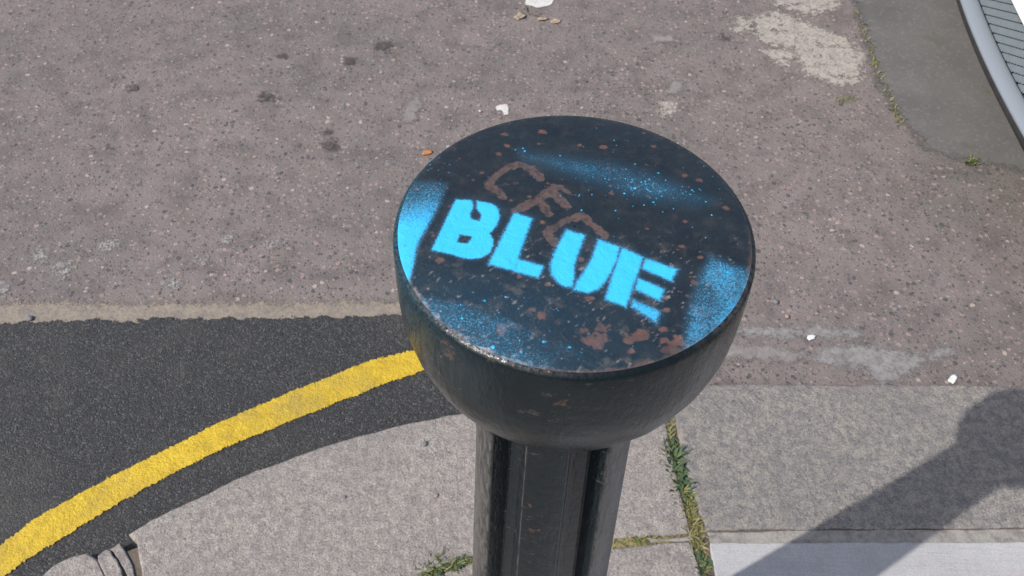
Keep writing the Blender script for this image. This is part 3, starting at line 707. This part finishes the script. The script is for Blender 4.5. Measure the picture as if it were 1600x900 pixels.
lf = litter('dead_leaf', 'curled tan dead leaf below the white paint spot, left of its pair', 'leaf', (813, 27), .024, .001, M_LEAF, 3, .001, .55)
st_ = ats([(822, 12), (824, 22), (838, 27), (850, 30)])
V = []; Fc = []
for i, p in enumerate(st_):
    for dx, dz in ((-.0015, 0), (.0015, 0), (0, .003)): V.append((p[0] + dx, p[1], .004 + dz))
    if i: Fc += [(3 * i - 3 + k, 3 * i - 3 + (k + 1) % 3, 3 * i + (k + 1) % 3, 3 * i + k) for k in range(3)]
sm = link('leaf_stem', mesh('leaf_stem', V, Fc), simple('leaf_stem', (.12, .085, .06)), lf)
sm.matrix_parent_inverse = (Matrix.Translation(lf.location) @ Matrix.Rotation(lf.rotation_euler.z, 4, 'Z')).inverted()
litter('dead_leaf', 'small tan scrap of dead leaf in the middle of three', 'leaf', (847, 31), .015, .001, M_LEAF, 4, .001, .5)
litter('dead_leaf', 'pale rightmost of three dead leaf scraps below the white paint spot', 'leaf', (868, 35), .018, .001, M_LEAF, 8, .001, .5)
litter('paper_scrap', 'tiny white scrap lying against the kerb beside the bollard shadow', 'litter', (1487, 594), .013, .001, M_PAPER, 5, .001, .7)
litter('paper_scrap', 'thin white flake on the old asphalt right of the bollard head', 'litter', (1267, 529), .011, .003, M_PAPER, 6, .001, .2)
litter('orange_flake', 'small orange flake behind the left rim of the bollard head', 'litter', (668, 240), .014, .001, M_ORANGE, 7, .001, .3)
# loose pebbles one can make out
M_PEB = [simple('pebble_grey', (.17, .17, .175), .8, .3, 0, .2, 200), simple('pebble_pink', (.30, .22, .19), .8, .3, 0, .2, 200), simple('pebble_white', (.50, .48, .46), .8, .3, 0, .1, 200)]
bm = bmesh.new(); bmesh.ops.create_icosphere(bm, subdivisions=2, radius=1)
for v in bm.verts: v.co *= .8 + .35 * random.random()
pme = bpy.data.meshes.new('pebble'); bm.to_mesh(pme); bm.free(); pme.polygons.foreach_set('use_smooth', [True] * len(pme.polygons))
pmes = []
for mt in M_PEB:
    q_ = pme.copy(); q_.materials.append(mt); pmes.append(q_)
pebs = [((47, 498), .008, 0, 'dark pebble on the worn pale line at the left edge'), ((1212, 472), .007, 0, 'grey pebble right of the bollard head near the cement smear'), ((1230, 495), .006, 1, 'pinkish pebble just above the cement smear'), ((750, 174), .004, 2, 'white speck of stone above the bollard head'), ((664, 694), .006, 0, 'dark pebble on the curved kerb stone left of the shaft'), ((538, 777), .004, 0, 'tiny dark stone in the middle of the curved kerb stone'), ((682, 775), .0045, 1, 'tiny orange stone on the kerb left of the shaft')]
for (x, y), r_, k, lb in pebs:
    z = ZP if y > 620 else .002
    p = at(x, y, z); o = link('pebble', pmes[k], None, label=lb, cat='pebble', group='loose pebbles')
    o.location = (p[0], p[1], z + r_ * .32); o.scale = (r_, r_ * .8, r_ * .5); o.rotation_euler.z = random.random() * 3

# ------------------------------------------------------------------ parked car at the upper right edge
M_SILV = simple('silver_car_paint', (.28, .31, .345), .35, .5, .25, .02, 900); M_MESH = simple('grille_plastic', (.155, .185, .20), .55, .4, 0, .06, 60)
M_BLK = simple('black_plastic', (.03, .03, .032), .6, .4); M_GLASS = simple('car_glass', (.015, .018, .02), .08, .6); M_PLATE = simple('plate_white', (.80, .81, .80), .4, .4, 0, .01)
M_TYRE = simple('tyre_rubber', (.02, .02, .02), .8, .3); M_RIM = simple('alloy', (.55, .55, .56), .3, .5, .9, .02); M_LAMP = simple('lamp_lens', (.6, .62, .64), .1, .6, .2)
car = link('parked_car', None, label='silver car with grey mesh grille and white number plate, cut off at upper right', cat='car')
CY = 1.95; CXf = 4.584 - math.sqrt(3.527 ** 2 - (CY - 1.600) ** 2)
car.location = (CXf, CY, 0); YAW = math.atan2(CY - 1.6, CXf - 4.584); car.rotation_euler.z = YAW
def front(y):     # plan curve of the nose (local x forward), corners pulled back
    a = abs(y); return -(3.527 - math.sqrt(3.527 ** 2 - y * y)) - (max(0, a - .52) ** 2) * 2.2
ys = np.linspace(-.80, .80, 81)
def strip(prof, name, mat, parent, ylim=.80, n=81, smooth=True):
    """sweep a (dx, z) profile along the nose curve"""
    V = []; Fc = []; m_ = len(prof)
    for i, y in enumerate(np.linspace(-ylim, ylim, n)):
        for dx, z in prof: V.append((front(y) + dx, y * (1 - .0 * dx), z))
        if i: Fc += [((i - 1) * m_ + j, (i - 1) * m_ + j + 1, i * m_ + j + 1, i * m_ + j) for j in range(m_ - 1)]
    me = mesh(name, V, Fc, smooth); o = link(name, me, mat, parent)
    return o
bump_ = strip([(-.10, .180), (-.02, .182), (-.004, .185), (.0, .194), (-.002, .203)], 'lower_spoiler', M_BLK, car)
lip = strip([(-.004, .2035), (.001, .206), (.003, .210), (.001, .215), (-.006, .220), (-.014, .2235), (-.022, .225), (-.030, .2245), (-.034, .221)], 'bumper_lip', M_SILV, car)
strip([(-.044, .218), (-.052, .26), (-.074, .30), (-.082, .36), (-.09, .43)], 'intake_backing', simple('intake_shadow_plastic', (.055, .06, .065), .6), car, .62)
strip([(-.10, .425), (-.03, .425), (-.012, .435), (-.006, .46), (-.006, .54), (-.014, .585), (-.03, .60), (-.10, .605)], 'bumper', M_SILV, car, .785)
strip([(-.07, .60), (-.08, .68), (-.10, .73)], 'upper_grille', M_BLK, car, .62)
strip([(-.12, .725), (-.07, .73), (-.062, .745), (-.075, .765), (-.12, .785), (-.16, .79)], 'bonnet_edge', M_SILV, car, .62)
# slanted rows of mesh with notched edges
ms = bpy.data.objects.new('intake_mesh', None); col.objects.link(ms); ms.parent = car
SL = math.tan(R(26)); pitch_ = .0185
for k in range(-38, 40):
    V = []; Fc = []
    pts = []
    for y in np.arange(-.60, .60, .00275):
        zc = .33 + k * pitch_ + SL * (y if True else 0)
        ph = (y / .011) % 1.0; tooth = .0018 * (1 if ph < .5 else 0)
        lo = zc - pitch_ * .5 + .0008 + tooth; hi = zc + pitch_ * .5 - .0008
        lo = max(lo, .221); hi = min(hi, .425)
        if hi - lo < .002: pts.append(None); continue
        pts.append((y, lo, hi))
    run = []
    for q in pts + [None]:
        if q is None:
            if len(run) > 2:
                for i, (y, lo, hi) in enumerate(run):
                    xb = front(y); fx = lambda z: xb - .036 - (z - .22) * .20
                    V += [(fx(lo), y, lo), (fx(hi), y, hi), (fx(hi) - .006, y, hi), (fx(lo) - .006, y, lo)]
                    if i:
                        b = len(V) - 8
                        Fc += [(b + j, b + (j + 1) % 4, b + 4 + (j + 1) % 4, b + 4 + j) for j in range(4)]
            run = []
        else: run.append(q)
    if V: link('mesh_bar', mesh('mesh_bar', V, Fc), M_MESH, ms)
# number plate
pl = []
V = []; Fc = []
yy = np.linspace(-.26, .26, 14)
for i, y in enumerate(yy):
    x = front(0) - .030 - y * y * .10
    V += [(x, y, .322), (x - .012, y, .430), (x - .018, y, .430), (x - .006, y, .322)]
    if i:
        b = 4 * (i - 1); Fc += [(b + j, b + (j + 1) % 4, b + 4 + (j + 1) % 4, b + 4 + j) for j in range(4)]
Fc += [(0, 1, 2, 3), tuple(4 * 13 + j for j in (3, 2, 1, 0))]
link('number_plate', mesh('number_plate', V, Fc), M_PLATE, car)
# body behind the nose
def loft(stations, name, mat, parent, smooth=True, cap=True):
    V = []; Fc = []; m_ = len(stations[0])
    for i, st in enumerate(stations):
        V += st
        if i: Fc += [((i - 1) * m_ + j, (i - 1) * m_ + j + 1, i * m_ + j + 1, i * m_ + j) for j in range(m_ - 1)]
    if cap: Fc += [tuple(range(m_)), tuple(range((len(stations) - 1) * m_, len(stations) * m_))[::-1]]
    return link(name, mesh(name, V, Fc, smooth), mat, parent)
def csec(x, hw, z0, z1, tuck=.04, rnd=.10):
    pts = [(-hw + tuck, z0), (-hw, z0 + .15), (-hw - .005, z0 + .3), (-hw + .01, z1 - rnd), (-hw + .05, z1 - rnd * .35), (-hw + .16, z1), (-hw * .4, z1 + .015), (0, z1 + .02)]
    pts += [(-y, z) for y, z in pts[-2::-1]]
    return [(x, y, z) for y, z in pts]
loft([csec(-.13, .70, .24, .745), csec(-.20, .775, .22, .785), csec(-.28, .815, .21, .82), csec(-.55, .84, .20, .90), csec(-.95, .85, .20, .96), csec(-1.2, .855, .20, .98), csec(-2.2, .86, .20, .98), csec(-3.2, .855, .20, .98), csec(-3.75, .82, .24, .96), csec(-3.92, .74, .30, .88)], 'body', M_SILV, car)
def gsec(x, hwb, hwt, zb, zt):
    pts = [(-hwb, zb), (-hwt, zt - .06), (-hwt + .08, zt - .01), (0, zt + .02)]; pts += [(-y, z) for y, z in pts[-2::-1]]
    return [(x, y, z) for y, z in pts]
gl = loft([gsec(-1.05, .70, .66, .97, .985), gsec(-1.75, .78, .60, .97, 1.40), gsec(-2.4, .79, .60, .97, 1.46), gsec(-3.1, .78, .60, .97, 1.43), gsec(-3.72, .70, .56, .97, 1.12)], 'windows', M_GLASS, car)
loft([[(x, y, z + .008) for x, y, z in gsec(x, .8, .60, 1.0, z)[1:-1]] for x, z in ((-1.80, 1.405), (-2.4, 1.46), (-3.1, 1.43), (-3.3, 1.38))], 'roof', M_SILV, car, cap=False)
for s in (-1, 1):
    bm = bmesh.new(); bmesh.ops.create_uvsphere(bm, u_segments=20, v_segments=12, radius=1)
    o = bm_obj('headlight', bm, M_LAMP, car, True); o.location = (front(.66) - .075, s * .655, .685); o.scale = (.075, .13, .065); o.rotation_euler.z = -s * .45
    for x in (-.78, -3.2):
        bm = bmesh.new(); bmesh.ops.create_cone(bm, segments=40, radius1=.30, radius2=.30, depth=.20, cap_ends=True)
        bmesh.ops.bevel(bm, geom=[e for e in bm.edges if abs(e.verts[0].co.z - e.verts[1].co.z) < 1e-5], offset=.03, segments=3, affect='EDGES')
        wl_ = bm_obj('wheel', bm, M_TYRE, car, True); wl_.location = (x, s * .775, .30); wl_.rotation_euler.x = R(90)
        bm = bmesh.new(); bmesh.ops.create_cone(bm, segments=32, radius1=.205, radius2=.17, depth=.02, cap_ends=True)
        o = bm_obj('rim', bm, M_RIM, wl_); o.location = (0, 0, -s * .098); 
        bm = bmesh.new(); bmesh.ops.create_cone(bm, segments=32, radius1=.36, radius2=.36, depth=.24, cap_ends=True)
        o = bm_obj('wheel_arch', bm, M_BLK, car); o.location = (x, s * .742, .32); o.rotation_euler.x = R(90)
    bm = bmesh.new(); bmesh.ops.create_cube(bm, size=1); bmesh.ops.bevel(bm, geom=bm.edges[:], offset=.2, segments=3, affect='EDGES')
    o = bm_obj('door_mirror', bm, M_SILV, car, True); o.location = (-1.35, s * .93, 1.0); o.scale = (.10, .18, .13)
